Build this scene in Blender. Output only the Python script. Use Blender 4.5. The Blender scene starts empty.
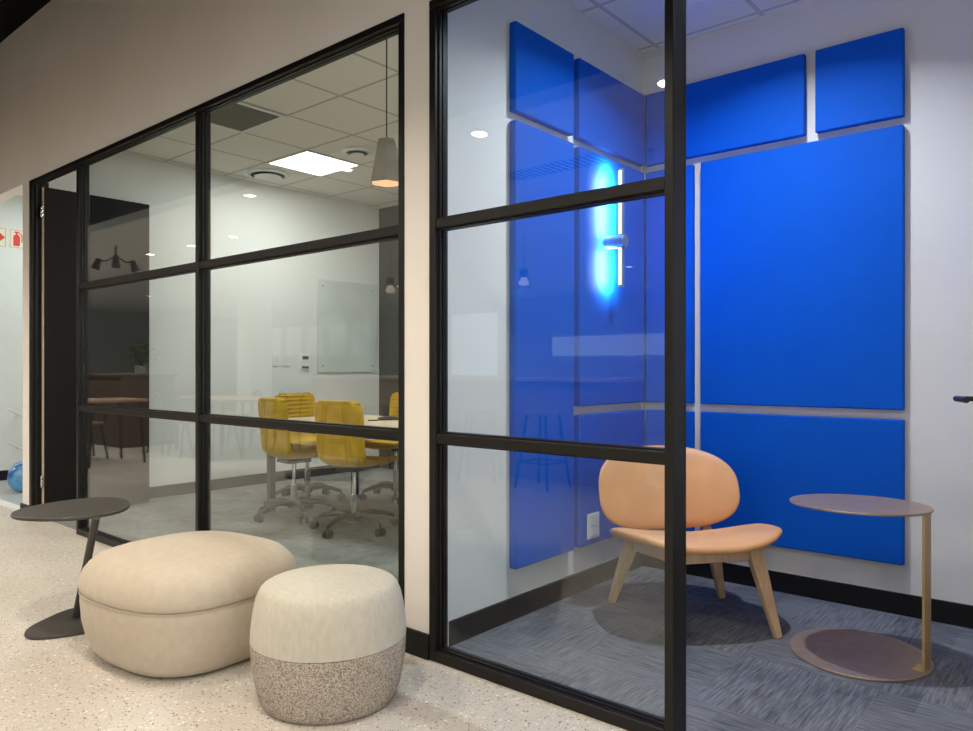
import bpy, bmesh, math, random
from mathutils import Vector, Matrix
random.seed(7)
C = bpy.context.scene.collection
PI = math.pi
# ------------------------------------------------------------------ helpers
class MB:
    """collects geometry for ONE mesh object"""
    def __init__(s): s.v=[]; s.f=[]; s.m=[]
    def add(s, vs, fs, mi=0):
        o=len(s.v); s.v+= [tuple(p) for p in vs]
        for f in fs: s.f.append([i+o for i in f]); s.m.append(mi)
        return s
    def box(s, x0,x1,y0,y1,z0,z1, mi=0):
        vs=[(x0,y0,z0),(x1,y0,z0),(x1,y1,z0),(x0,y1,z0),(x0,y0,z1),(x1,y0,z1),(x1,y1,z1),(x0,y1,z1)]
        return s.add(vs,[(0,3,2,1),(4,5,6,7),(0,1,5,4),(1,2,6,5),(2,3,7,6),(3,0,4,7)],mi)
    def beam(s, a,b, w0,d0, w1=None,d1=None, side=None, mi=0):
        """rectangular bar from a to b; w across 'side', d across the other"""
        a=Vector(a); b=Vector(b); w1=w0 if w1 is None else w1; d1=d0 if d1 is None else d1
        t=(b-a).normalized()
        sd=Vector(side) if side is not None else (Vector((0,0,1)) if abs(t.z)<.8 else Vector((1,0,0)))
        sd=(sd-t*sd.dot(t)).normalized(); ot=t.cross(sd)
        vs=[]
        for p,w,d in ((a,w0,d0),(b,w1,d1)):
            for i,j in ((-1,-1),(1,-1),(1,1),(-1,1)): vs.append(p+sd*w/2*i+ot*d/2*j)
        return s.add(vs,[(0,3,2,1),(4,5,6,7),(0,1,5,4),(1,2,6,5),(2,3,7,6),(3,0,4,7)],mi)
    def tube(s, pts, r, n=10, mi=0):
        pts=[Vector(p) for p in pts]; k=len(pts)
        rs=r if isinstance(r,(list,tuple)) else [r]*k
        vs=[]; up=None
        for i,p in enumerate(pts):
            t=(pts[min(i+1,k-1)]-pts[max(i-1,0)]).normalized()
            if up is None: up=Vector((0,0,1)) if abs(t.z)<.9 else Vector((1,0,0))
            u=(up-t*up.dot(t)).normalized(); w=t.cross(u); up=u
            for j in range(n):
                a=2*PI*j/n; vs.append(p+(u*math.cos(a)+w*math.sin(a))*rs[i])
        fs=[]
        for i in range(k-1):
            for j in range(n):
                j2=(j+1)%n; fs.append((i*n+j,i*n+j2,(i+1)*n+j2,(i+1)*n+j))
        fs.append(tuple(range(n))[::-1]); fs.append(tuple((k-1)*n+j for j in range(n)))
        return s.add(vs,fs,mi)
    def loft(s, prof, outline, n=48, c=(0,0), mi=0):
        """prof: [(scale,z)...]; outline(theta)->(x,y)"""
        vs=[]; k=len(prof)
        for r,z in prof:
            for j in range(n):
                x,y=outline(2*PI*j/n); vs.append((c[0]+x*r,c[1]+y*r,z))
        fs=[]
        for i in range(k-1):
            for j in range(n):
                j2=(j+1)%n; fs.append((i*n+j,i*n+j2,(i+1)*n+j2,(i+1)*n+j))
        fs.append(tuple(range(n))[::-1]); fs.append(tuple((k-1)*n+j for j in range(n)))
        return s.add(vs,fs,mi)
    def lathe(s, prof, c=(0,0), n=32, mi=0):
        return s.loft(prof, lambda t:(math.cos(t),math.sin(t)), n, c, mi)
    def prism(s, poly, z0,z1, mi=0):
        n=len(poly)
        vs=[(x,y,z0) for x,y in poly]+[(x,y,z1) for x,y in poly]
        fs=[tuple(range(n))[::-1],tuple(range(n,2*n))]+[(i,(i+1)%n,n+(i+1)%n,n+i) for i in range(n)]
        return s.add(vs,fs,mi)
    def xf(s, M):
        s.v=[tuple(M@Vector(p)) for p in s.v]; return s
    def build(s, name, mat, parent=None, bevel=0, smooth=40, loc=None, seg=2):
        me=bpy.data.meshes.new(name); me.from_pydata(s.v,[],s.f); 
        mats=mat if isinstance(mat,(list,tuple)) else [mat]
        for m in mats: me.materials.append(m)
        for p,mi in zip(me.polygons,s.m): p.material_index=mi
        bm=bmesh.new(); bm.from_mesh(me)
        bmesh.ops.recalc_face_normals(bm, faces=bm.faces)
        if smooth:
            for f in bm.faces: f.smooth=True
            for e in bm.edges:
                if len(e.link_faces)==2 and e.calc_face_angle(0)>math.radians(smooth): e.smooth=False
        bm.to_mesh(me); bm.free()
        o=bpy.data.objects.new(name,me); C.objects.link(o)
        if parent is not None: o.parent=parent
        if loc: o.location=loc
        if bevel:
            b=o.modifiers.new('bevel','BEVEL'); b.width=bevel; b.segments=seg; b.limit_method='ANGLE'; b.harden_normals=False
        return o
def tag(o,label=None,cat=None,group=None,kind=None):
    if label: o['label']=label
    if cat: o['category']=cat
    if group: o['group']=group
    if kind: o['kind']=kind
    return o
def empty(name,loc,rz=0,label=None,cat=None,group=None,kind=None):
    o=bpy.data.objects.new(name,None); C.objects.link(o); o.location=loc; o.rotation_euler=(0,0,rz)
    o.empty_display_size=.1
    return tag(o,label,cat,group,kind)
def copy_tree(o,parent=None):
    c=o.copy(); C.objects.link(c)
    if parent is not None: c.parent=parent
    for ch in list(o.children): copy_tree(ch,c)
    return c
def dup(o,loc,rz,label,group=None):
    c=copy_tree(o); c.location=loc; c.rotation_euler=(0,0,rz); c['label']=label
    if group: c['group']=group
    return c
def struct(name,mb,mat,label=None,cat=None,bevel=0,**k):
    o=mb.build(name,mat,bevel=bevel,**k); return tag(o,label or name.replace('_',' '),cat or name.split('_')[0],kind='structure')
# ------------------------------------------------------------------ materials
def new_mat(name):
    m=bpy.data.materials.new(name); m.use_nodes=True; nt=m.node_tree
    return m,nt,nt.nodes['Principled BSDF'],nt.nodes['Material Output']
def N(nt,t,**k):
    n=nt.nodes.new(t)
    for a,b in k.items():
        if a in ('operation','blend_type','data_type','feature','distance','mode','wave_type','bands_direction','wave_profile','noise_dimensions','interpolation_type'): setattr(n,a,b)
        else: n.inputs[a].default_value=b
    return n
def ramp(nt,stops):
    r=nt.nodes.new('ShaderNodeValToRGB'); e=r.color_ramp.elements
    while len(e)<len(stops): e.new(.5)
    for x,(p,c) in zip(e,stops): x.position=p; x.color=(*c,1) if len(c)==3 else c
    return r
def simple(name,col,rough=.6,metal=0,nscale=0,namt=.06,bump=0,bscale=200,spec=.5,coat=0,emit=None,es=0,sheen=0,stretch=None):
    m,nt,b,out=new_mat(name)
    b.inputs['Base Color'].default_value=(*col,1); b.inputs['Roughness'].default_value=rough
    b.inputs['Metallic'].default_value=metal; b.inputs['Specular IOR Level'].default_value=spec
    b.inputs['Coat Weight'].default_value=coat
    if sheen: b.inputs['Sheen Weight'].default_value=sheen; b.inputs['Sheen Roughness'].default_value=.4
    tc=nt.nodes.new('ShaderNodeTexCoord'); src=tc.outputs['Object']
    if stretch:
        mp=nt.nodes.new('ShaderNodeMapping'); mp.inputs['Scale'].default_value=stretch; nt.links.new(src,mp.inputs['Vector']); src=mp.outputs['Vector']
    n=N(nt,'ShaderNodeTexNoise',Scale=nscale or 3.,Detail=4.); nt.links.new(src,n.inputs['Vector'])
    lo=tuple(c*(1-namt) for c in col); hi=tuple(min(1,c*(1+namt)) for c in col)
    r=ramp(nt,[(.3,lo),(.7,hi)]); nt.links.new(n.outputs['Fac'],r.inputs['Fac']); nt.links.new(r.outputs['Color'],b.inputs['Base Color'])
    if bump:
        n2=N(nt,'ShaderNodeTexNoise',Scale=bscale,Detail=3.); nt.links.new(src,n2.inputs['Vector'])
        bp=N(nt,'ShaderNodeBump',Strength=bump,Distance=.002); nt.links.new(n2.outputs['Fac'],bp.inputs['Height']); nt.links.new(bp.outputs['Normal'],b.inputs['Normal'])
    if emit: b.inputs['Emission Color'].default_value=(*emit,1); b.inputs['Emission Strength'].default_value=es
    return m
def glass_mat(name,tint,ior=1.5):
    m,nt,b,out=new_mat(name); nt.nodes.remove(b)
    tr=N(nt,'ShaderNodeBsdfTransparent',Color=(*tint,1)); gl=N(nt,'ShaderNodeBsdfGlossy',Roughness=0.0,Color=(1,1,1,1))
    geo=nt.nodes.new('ShaderNodeNewGeometry')
    # the Fresnel node inverts the ior on back faces; feed 1/ior there so both faces of the pane reflect alike
    mx=nt.nodes.new('ShaderNodeMix'); mx.data_type='FLOAT'; mx.inputs[2].default_value=ior; mx.inputs[3].default_value=1/ior
    nt.links.new(geo.outputs['Backfacing'],mx.inputs[0])
    fr=nt.nodes.new('ShaderNodeFresnel'); nt.links.new(mx.outputs[0],fr.inputs['IOR'])
    mix=nt.nodes.new('ShaderNodeMixShader'); nt.links.new(fr.outputs[0],mix.inputs[0]); nt.links.new(tr.outputs[0],mix.inputs[1]); nt.links.new(gl.outputs[0],mix.inputs[2])
    nt.links.new(mix.outputs[0],out.inputs['Surface']); return m
def wood(name,a,b_,scale=(1.5,14,14),rough=.5):
    m,nt,b,out=new_mat(name); tc=nt.nodes.new('ShaderNodeTexCoord'); mp=nt.nodes.new('ShaderNodeMapping'); mp.inputs['Scale'].default_value=scale
    nt.links.new(tc.outputs['Object'],mp.inputs['Vector'])
    n=N(nt,'ShaderNodeTexNoise',Scale=5.,Detail=8.,Distortion=.6); nt.links.new(mp.outputs[0],n.inputs['Vector'])
    r=ramp(nt,[(.3,a),(.7,b_)]); nt.links.new(n.outputs['Fac'],r.inputs['Fac']); nt.links.new(r.outputs['Color'],b.inputs['Base Color'])
    b.inputs['Roughness'].default_value=rough; return m
def terrazzo():
    m,nt,b,out=new_mat('terrazzo'); L=nt.links.new
    tc=nt.nodes.new('ShaderNodeTexCoord')
    n=N(nt,'ShaderNodeTexNoise',Scale=1.3,Detail=5.); L(tc.outputs['Object'],n.inputs['Vector'])
    base=ramp(nt,[(.3,(.54,.50,.435)),(.7,(.62,.58,.51))]); L(n.outputs['Fac'],base.inputs['Fac'])
    cur=base.outputs['Color']
    for sc,th,cols,frac in ((75,.30,[(0,(.80,.76,.68)),(.5,(.60,.50,.40)),(1,(.86,.83,.76))],.55),
                       (110,.30,[(0,(.06,.055,.05)),(.45,(.16,.12,.10)),(1,(.30,.23,.18))],.20),
                       (190,.33,[(0,(.12,.10,.09)),(.5,(.36,.27,.2)),(1,(.85,.8,.72))],.35)):
        v=N(nt,'ShaderNodeTexVoronoi',Scale=float(sc)); L(tc.outputs['Object'],v.inputs['Vector'])
        sp=nt.nodes.new('ShaderNodeSeparateColor'); L(v.outputs['Color'],sp.inputs[0])
        lt=N(nt,'ShaderNodeMath',operation='LESS_THAN'); L(v.outputs['Distance'],lt.inputs[0]); 
        mul=N(nt,'ShaderNodeMath',operation='MULTIPLY'); L(sp.outputs[2],mul.inputs[0]); mul.inputs[1].default_value=th*1.6; L(mul.outputs[0],lt.inputs[1])
        l2=N(nt,'ShaderNodeMath',operation='LESS_THAN'); L(sp.outputs[0],l2.inputs[0]); l2.inputs[1].default_value=frac
        a=N(nt,'ShaderNodeMath',operation='MULTIPLY'); L(lt.outputs[0],a.inputs[0]); L(l2.outputs[0],a.inputs[1])
        r=ramp(nt,cols); L(sp.outputs[1],r.inputs['Fac'])
        mx=nt.nodes.new('ShaderNodeMix'); mx.data_type='RGBA'; L(a.outputs[0],mx.inputs[0]); L(cur,mx.inputs[6]); L(r.outputs['Color'],mx.inputs[7]); cur=mx.outputs[2]
    L(cur,b.inputs['Base Color']); b.inputs['Roughness'].default_value=.42; b.inputs['Specular IOR Level'].default_value=.4
    return m
def carpet(name,lo,hi):
    """modular carpet planks 0.25 x 1 m in alternating directions, streaked pile"""
    m,nt,b,out=new_mat(name); L=nt.links.new
    tc=nt.nodes.new('ShaderNodeTexCoord'); 
    cols=[]
    for s in ((7,120,1),(120,7,1)):
        mp=nt.nodes.new('ShaderNodeMapping'); mp.inputs['Scale'].default_value=s; L(tc.outputs['Object'],mp.inputs['Vector'])
        n=N(nt,'ShaderNodeTexNoise',Scale=1.,Detail=6.,Roughness=.65); L(mp.outputs[0],n.inputs['Vector']); cols.append(n.outputs['Fac'])
    ck=N(nt,'ShaderNodeTexChecker',Scale=2.); ck.inputs['Color1'].default_value=(0,0,0,1); ck.inputs['Color2'].default_value=(1,1,1,1)
    mp=nt.nodes.new('ShaderNodeMapping'); mp.inputs['Location'].default_value=(.13,.07,.5); L(tc.outputs['Object'],mp.inputs['Vector']); L(mp.outputs[0],ck.inputs['Vector'])
    mx=nt.nodes.new('ShaderNodeMix'); mx.data_type='FLOAT'; L(ck.outputs['Fac'],mx.inputs[0]); L(cols[0],mx.inputs[2]); L(cols[1],mx.inputs[3])
    # plank to plank tone
    v=N(nt,'ShaderNodeTexVoronoi',Scale=4.,Randomness=0.); v.distance='CHEBYCHEV'; L(mp.outputs[0],v.inputs['Vector'])
    sp=nt.nodes.new('ShaderNodeSeparateColor'); L(v.outputs['Color'],sp.inputs[0])
    ad=N(nt,'ShaderNodeMath',operation='MULTIPLY_ADD'); L(sp.outputs[0],ad.inputs[0]); ad.inputs[1].default_value=.10; L(mx.outputs[0],ad.inputs[2])
    r=ramp(nt,[(.40,lo),(.68,hi)]); L(ad.outputs[0],r.inputs['Fac']); L(r.outputs['Color'],b.inputs['Base Color'])
    n3=N(nt,'ShaderNodeTexNoise',Scale=400.,Detail=2.); L(tc.outputs['Object'],n3.inputs['Vector'])
    bp=N(nt,'ShaderNodeBump',Strength=.6,Distance=.003); L(n3.outputs['Fac'],bp.inputs['Height']); L(bp.outputs[0],b.inputs['Normal'])
    b.inputs['Roughness'].default_value=.95; b.inputs['Specular IOR Level'].default_value=.1
    return m
def tile_ceiling(name,ox,oy,col,line,step=.6):
    m,nt,b,out=new_mat(name); L=nt.links.new
    tc=nt.nodes.new('ShaderNodeTexCoord'); sp=nt.nodes.new('ShaderNodeSeparateXYZ'); L(tc.outputs['Object'],sp.inputs[0])
    ds=[]
    for k,off in ((0,ox),(1,oy)):
        a=N(nt,'ShaderNodeMath',operation='ADD'); L(sp.outputs[k],a.inputs[0]); a.inputs[1].default_value=-off+step/2+step*100
        p=N(nt,'ShaderNodeMath',operation='MODULO'); L(a.outputs[0],p.inputs[0]); p.inputs[1].default_value=step
        s=N(nt,'ShaderNodeMath',operation='SUBTRACT'); L(p.outputs[0],s.inputs[0]); s.inputs[1].default_value=step/2
        ab=N(nt,'ShaderNodeMath',operation='ABSOLUTE'); L(s.outputs[0],ab.inputs[0]); ds.append(ab)
    mn=N(nt,'ShaderNodeMath',operation='MINIMUM'); L(ds[0].outputs[0],mn.inputs[0]); L(ds[1].outputs[0],mn.inputs[1])
    r=ramp(nt,[(.0,tuple(c*.95 for c in col)),(.003,tuple(c*.95 for c in col)),(.0045,line),(.0085,line),(.0105,col)]); r.color_ramp.interpolation='LINEAR'
    L(mn.outputs[0],r.inputs['Fac']); L(r.outputs['Color'],b.inputs['Base Color'])
    b.inputs['Roughness'].default_value=.9
    n=N(nt,'ShaderNodeTexNoise',Scale=300.); L(tc.outputs['Object'],n.inputs['Vector']); bp=N(nt,'ShaderNodeBump',Strength=.3,Distance=.002); L(n.outputs['Fac'],bp.inputs['Height']); L(bp.outputs[0],b.inputs['Normal'])
    return m
def tweed():
    m,nt,b,out=new_mat('tweed'); L=nt.links.new; tc=nt.nodes.new('ShaderNodeTexCoord')
    v=N(nt,'ShaderNodeTexVoronoi',Scale=330.); L(tc.outputs['Object'],v.inputs['Vector']); sp=nt.nodes.new('ShaderNodeSeparateColor'); L(v.outputs['Color'],sp.inputs[0])
    r=ramp(nt,[(0,(.17,.13,.105)),(.25,(.33,.27,.215)),(.5,(.53,.46,.375)),(1,(.70,.63,.53))]); L(sp.outputs[0],r.inputs['Fac']); L(r.outputs['Color'],b.inputs['Base Color'])
    bp=N(nt,'ShaderNodeBump',Strength=.9,Distance=.004); L(v.outputs['Distance'],bp.inputs['Height']); L(bp.outputs[0],b.inputs['Normal']); b.inputs['Roughness'].default_value=.9
    return m
def emis(name,col,st):
    m,nt,b,out=new_mat(name); b.inputs['Base Color'].default_value=(.8,.8,.8,1); b.inputs['Emission Color'].default_value=(*col,1); b.inputs['Emission Strength'].default_value=st; return m
M=dict(
 wall=simple('warm_white_paint',(.82,.77,.705),.85,bump=.15,bscale=60,nscale=2,namt=.02),
 white=simple('white_paint',(.78,.79,.77),.8,bump=.1,bscale=60,namt=.015),
 boothwall=simple('booth_white_paint',(.76,.745,.72),.8,bump=.1,bscale=60,namt=.015),
 charcoal=simple('charcoal_wall',(.065,.064,.058),.8,namt=.05),
 grey=simple('grey_plaster',(.42,.42,.41),.8,namt=.05),
 slab=simple('grey_ceiling_plaster',(.78,.79,.79),.85,namt=.02),
 black=simple('black_void_paint',(.004,.004,.004),.95,spec=.1),
 frame=simple('black_steel',(.008,.007,.006),.42,metal=.0,spec=.32,nscale=20,namt=.15),
 framed=simple('black_door_veneer',(.008,.007,.006),.6,spec=.22,nscale=8,namt=.3,stretch=(20,20,1)),
 skirt=simple('black_skirting',(.006,.006,.006),.5,spec=.3),
 terr=terrazzo(), carpb=carpet('booth_carpet',(.075,.078,.088),(.205,.21,.23)), carpm=carpet('meeting_carpet',(.13,.135,.13),(.30,.31,.30)),
 corr=simple('corridor_vinyl',(.42,.43,.42),.4,nscale=3,namt=.08),
 ceilm=tile_ceiling('meeting_ceiling_tiles',-5.2,3.79,(.80,.75,.68),(.2,.2,.18)),
 ceilb=tile_ceiling('booth_ceiling_tiles',-2.0,3.25,(.86,.87,.88),(.35,.36,.4)),
 glass=glass_mat('clear_glass',(.955,.985,.97)),
 blue=simple('blue_felt',(.0015,.100,.56),.6,nscale=6,namt=.03,bump=.2,bscale=500,spec=.12),
 blueedge=simple('blue_felt_edge',(.002,.05,.30),.9),
 ottof=simple('beige_wool',(.54,.465,.36),.9,nscale=30,namt=.05,bump=.4,bscale=500,sheen=.15),
 poufl=simple('pale_linen',(.55,.515,.42),.9,nscale=25,namt=.07,bump=.5,bscale=450,sheen=.1,stretch=(3,3,1)),
 tweed=tweed(),
 tabm=simple('grey_brown_metal',(.058,.052,.045),.5,metal=.1,nscale=15,namt=.1),
 bronze=simple('bronze_metal',(.36,.255,.185),.42,metal=.5,nscale=20,namt=.1),
 brass=simple('brass_edge_metal',(.56,.37,.15),.42,metal=.3,nscale=20,namt=.1,stretch=(10,10,1)),
 leather=simple('tan_leather',(.68,.345,.15),.48,nscale=6,namt=.07,bump=.15,bscale=300),
 ash=wood('ash_wood',(.53,.33,.185),(.64,.43,.26),(12,12,1.5)),
 mustard=simple('mustard_velvet',(.56,.345,.008),.8,nscale=12,namt=.14,sheen=.25,bump=.2,bscale=300),
 chrome=simple('chrome',(.6,.6,.6),.18,metal=1.),
 plast=simple('black_plastic',(.02,.02,.02),.45),
 steelb=simple('blue_grey_steel',(.25,.3,.38),.35,metal=.6),
 concrete=simple('concrete',(.36,.32,.28),.85,nscale=18,namt=.12,bump=.3,bscale=120),
 lite=emis('white_light_diffuser',(1,.98,.95),7.), warm=emis('warm_lamp_glow',(1,.46,.17),.95),bulb=emis('small_bulb_glow',(1,.85,.65),2.), down=emis('downlight_glow',(1,.93,.82),14.),
 led=emis('cool_led_diffuser',(.72,.85,1),1.6),
 whitem=simple('white_metal',(.75,.76,.74),.5), ventm=simple('dark_vent',(.04,.04,.035),.6),slatm=simple('grey_slats',(.26,.25,.23),.5),
 board=simple('glass_whiteboard',(.70,.735,.70),.12,spec=.6),
 switch=simple('white_plastic',(.82,.82,.80),.4), lcd=simple('grey_green_display',(.10,.13,.09),.3),
 sign=simple('cream_sign',(.78,.80,.62),.5), red=simple('red_print',(.75,.03,.03),.5),
 exitg=simple('green_sign',(.02,.30,.14),.5),
 walnut=wood('brown_wood',(.075,.045,.03),(.13,.085,.055),(1.5,12,12)),
 oak=wood('mid_oak_wood',(.33,.21,.13),(.45,.30,.19),(1.5,12,12)),
 table_top=wood('pale_oak_laminate',(.60,.47,.33),(.68,.54,.39),(1.5,8,8)),
 leaf=simple('green_leaves',(.03,.10,.02),.5,nscale=10,namt=.3), pot=simple('pale_pot',(.5,.48,.44),.6),
 daylight=emis('daylight_pane',(.72,.9,1),.95),daylight3=emis('dim_daylight_pane',(.75,.9,1),.35),fill_glow=emis('fill_panel_glow',(.95,.97,1),2.6),  # the strongest glow belongs to the added fill panel only
)
def bottle_mat():
    m,nt,b,out=new_mat('blue_bottle_plastic'); b.inputs['Base Color'].default_value=(.03,.28,.75,1); b.inputs['Roughness'].default_value=.12
    b.inputs['Transmission Weight'].default_value=.35; b.inputs['Coat Weight'].default_value=.5
    tc=nt.nodes.new('ShaderNodeTexCoord'); n=N(nt,'ShaderNodeTexNoise',Scale=9.,Detail=2.); nt.links.new(tc.outputs['Object'],n.inputs['Vector'])
    r=ramp(nt,[(.4,(.01,.14,.50)),(.62,(.15,.50,.85))]); nt.links.new(n.outputs['Fac'],r.inputs['Fac']); nt.links.new(r.outputs['Color'],b.inputs['Base Color']); return m
M['bottle']=bottle_mat()
def clearg():
    m,nt,b,out=new_mat('lamp_glass'); b.inputs['Base Color'].default_value=(.8,.85,.85,1); b.inputs['Roughness'].default_value=.05; b.inputs['Transmission Weight'].default_value=.9; return m
M['lampglass']=clearg()

# ------------------------------------------------------------------ camera
H=1.15; YF=2.086           # eye height; front face of the glazed wall
TH=math.radians(40.24)
cam=bpy.data.cameras.new('camera'); co=bpy.data.objects.new('camera',cam); C.objects.link(co)
co.location=(0,0,H); co.rotation_euler=(PI/2,0,TH); cam.sensor_width=36; cam.lens=740/973*36; cam.shift_y=3/973; cam.clip_start=.05
bpy.context.scene.camera=co
# ------------------------------------------------------------------ room shell
XL=-6.55; XM=-6.50; XP0=-2.245; XP1=-2.105; YB=3.895; YM=5.75; XR=.16; ZC=3.0; WT=.11
TOP=2.60
struct('floor',MB().box(-19,5,-8,YF+.05,-.1,0),M['terr'],'cream terrazzo floor of the lounge in front of the glazed wall','floor')
struct('floor',MB().box(XM,XP0+.02,YF+.05,YM,-.1,0),M['carpm'],'grey carpet floor of the meeting room behind glass','floor')
struct('floor',MB().box(XP0+.02,XR,YF+.05,YB,-.1,0),M['carpb'],'blue-grey plank carpet floor of the booth','floor')
struct('floor',MB().box(-8.9,XL-.02,YF+.05,5,-.1,.0),M['corr'],'pale vinyl floor of the side passage at far left','floor')
struct('floor',MB().box(-8.72,XL-.02,YF+.02,YF+.10,.0,.012),M['whitem'],'pale threshold strip at the side passage opening','floor')
# facade wall with its openings (one mesh)
w=MB(); y0,y1=YF+.002,YF+WT
w.box(XL,-6.395,y0,y1,0,TOP)                 # strip left of door frame
w.box(-2.205,-2.06,y0,y1,0,TOP)              # pillar between the two glazed screens
w.box(.06,5,y0,y1,0,TOP); w.box(-19,5,y0,y1,TOP,3.86); w.box(-19,-8.72,y0,y1,0,TOP)
struct('wall_front',w,M['wall'],'warm beige plaster wall above and between the glazed screens','wall',smooth=0)
struct('wall_left',MB().box(XL,XM,y1,YM,0,3.3),M['white'],'white left wall of the meeting room','wall')
struct('wall_back',MB().box(XL,XP1,YM,YM+.1,0,3.3),M['charcoal'],'charcoal back wall of the meeting room','wall')
struct('wall_partition',MB().box(XP0,XP1,y1,YM,0,3.3),M['boothwall'],'white partition wall between meeting room and booth','wall')
struct('wall_booth_back',MB().box(XP1,XR+.1,YB,YB+.1,0,3.3),M['boothwall'],'white booth back wall behind the blue panels','wall')
struct('wall_booth_right',MB().box(XR,XR+.1,y1,YB,0,3.3),M['boothwall'],'white right wall of the booth','wall')
struct('ceiling',MB().box(XM,XP0,y1,YM,ZC,ZC+.06),M['ceilm'],'tiled ceiling of the meeting room','ceiling')
struct('ceiling',MB().box(XP1,XR,y1,YB,ZC,ZC+.06),M['ceilb'],'tiled ceiling of the booth','ceiling')
struct('ceiling',MB().box(-19,5,-8,.973,2.58,2.66),M['slab'],'low pale plaster ceiling over the lounge','ceiling')
struct('ceiling',MB().box(-19,5,-8,YF+.2,3.86,3.95),M['black'],'black upper ceiling void above the lounge','ceiling')
struct('wall_passage',MB().box(-8.82,-8.72,y1,5,0,3.0),M['white'],'pale wall of the side passage carrying fire signs','wall')
struct('wall_passage_end',MB().box(-8.8,XL,5,5.1,0,3.0),M['white'],'pale end wall of the side passage','wall')
struct('ceiling',MB().box(-8.8,XL,y1,5,2.95,3.0),M['white'],'white ceiling of the side passage','ceiling')
# lounge walls behind the viewer
struct('wall_lounge_left',MB().box(-19.1,-19,-8,YF,0,3.9),M['grey'],'grey far left wall of the lounge','wall')
struct('wall_lounge_right',MB().box(5,5.1,-8,YF,0,3.9),M['white'],'white right wall of the lounge','wall')
struct('wall_lounge_back',MB().box(-19,5,-8.1,-8,0,3.9),M['white'],'white rear wall of the lounge','wall')
# skirtings
BH=.10
struct('baseboard_pillar',MB().box(-2.205,-2.06,YF-.012,YF+.002,0,BH),M['skirt'],'black skirting at foot of the beige pillar','baseboard',bevel=.002)
struct('baseboard_left',MB().box(XM,XM+.014,y1+.01,YM,0,BH),M['skirt'],'black skirting along meeting room left wall','baseboard')
struct('baseboard_partition',MB().box(XP1,XP1+.014,y1,YB,0,BH),M['skirt'],'black skirting along booth left wall','baseboard')
struct('baseboard_back',MB().box(XP1+.014,XR,YB-.014,YB,0,BH),M['skirt'],'black skirting along booth back wall','baseboard')
struct('baseboard_meeting_back',MB().box(XM+.014,XP0,YM-.014,YM,0,BH),M['skirt'],'black skirting along meeting room back wall','baseboard')
struct('baseboard_passage',MB().box(-8.72,-8.706,y1,5,0,BH),M['skirt'],'black skirting along side passage wall','baseboard')
struct('baseboard_facade_end',MB().box(XL-.012,-6.40,YF-.012,YF+.002,0,.09),M['skirt'],'short black skirting left of the meeting room door','baseboard')
# ------------------------------------------------------------------ glazed screens
FD=.072; T1=(.858,.894); T2=(1.700,1.737); FT=.032; FB=.042
def screen(name,label,xs,z0=0,door_left=False,yo=0):
    """xs: [left stile x0,x1, (mullions...), right stile]"""
    root=empty(name,((xs[0][0]+xs[-1][1])/2,YF,0),0,label,'window',kind='structure')
    ox=root.location.x
    def part(n,mb,mat,bev=.003,lab=None):
        mb.xf(Matrix.Translation((-ox,-YF,0))); o=mb.build(n,mat,root,bevel=bev)
        if lab: o['label']=lab
        return o
    ya,yb=YF-.004,YF+FD
    for i,(a,b) in enumerate(xs):
        part('stile' if i in (0,len(xs)-1) else 'mullion',MB().box(a,b,ya,yb,0,TOP-FT),M['frame'])
    part('head_rail',MB().box(xs[0][0],xs[-1][1],ya,yb,TOP-FT,TOP),M['frame'])
    for i in range(len(xs)-1):
        a=xs[i][1]; b=xs[i+1][0]
        part('bottom_rail',MB().box(a,b,ya,yb,0,FB),M['frame'])
        for t in (T1,T2): part('transom',MB().box(a,b,ya+.004,yb-.004,*t),M['frame'])
        for z0_,z1_ in ((FB,T1[0]),(T1[1],T2[0]),(T2[1],TOP-FT)):
            part('glass_pane',MB().box(a+.0005,b-.0005,YF+.028,YF+.036,z0_+.0005,z1_-.0005),M['glass'],0)
            # slim glazing beads around every pane
            g=MB(); q=.007
            for yy0,yy1 in ((YF+.016,YF+.028),(YF+.036,YF+.050)):
                g.box(a,a+q,yy0,yy1,z0_,z1_); g.box(b-q,b,yy0,yy1,z0_,z1_); g.box(a+q,b-q,yy0,yy1,z0_,z0_+q); g.box(a+q,b-q,yy0,yy1,z1_-q,z1_)
            part('glazing_bead',g,M['frame'],0)
    return root
screen('window_1','black steel framed glass wall of the meeting room, two bays wide',[(-5.495,-5.463),(-3.872,-3.840),(-2.237,-2.205)])
screen('window_2','black steel framed glass screen in front of the blue-panelled booth',[(-2.060,-2.027),(-1.049,-1.019)])
# ------------------------------------------------------------------ door 1 : meeting room
d1=empty('door_1',(-6.30,YF,0),0,'black solid door standing open into the meeting room, beside the glass wall','door',kind='structure')
def dpart(root,n,mb,mat,bev=.003,parent=None,lab=None):
    l=root.location; mb.xf(Matrix.Translation((-l.x,-l.y,-l.z))); o=mb.build(n,mat,parent or root,bevel=bev)
    if lab: o['label']=lab
    return o
fr=MB().box(-6.395,-6.345,YF-.004,YF+.060,0,TOP).box(-6.395,-6.345,YF+.060,YF+WT+.01,0,TOP).box(-6.345,-5.497,YF-.004,YF+.06,TOP-FT,TOP).box(-6.345,-6.330,YF+.02,YF+.04,0,TOP-FT)
dpart(d1,'door_frame',fr,M['frame'])
leaf=dpart(d1,'door_leaf',MB().box(-6.335,-6.293,YF+.068,YF+.885,.008,2.552),M['framed'])
dpart(d1,'door_edge_strip',MB().box(-6.334,-6.296,YF+.064,YF+.0675,.01,2.55),M['table_top'],0,leaf,'pale wooden edge of the leaf')
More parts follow.
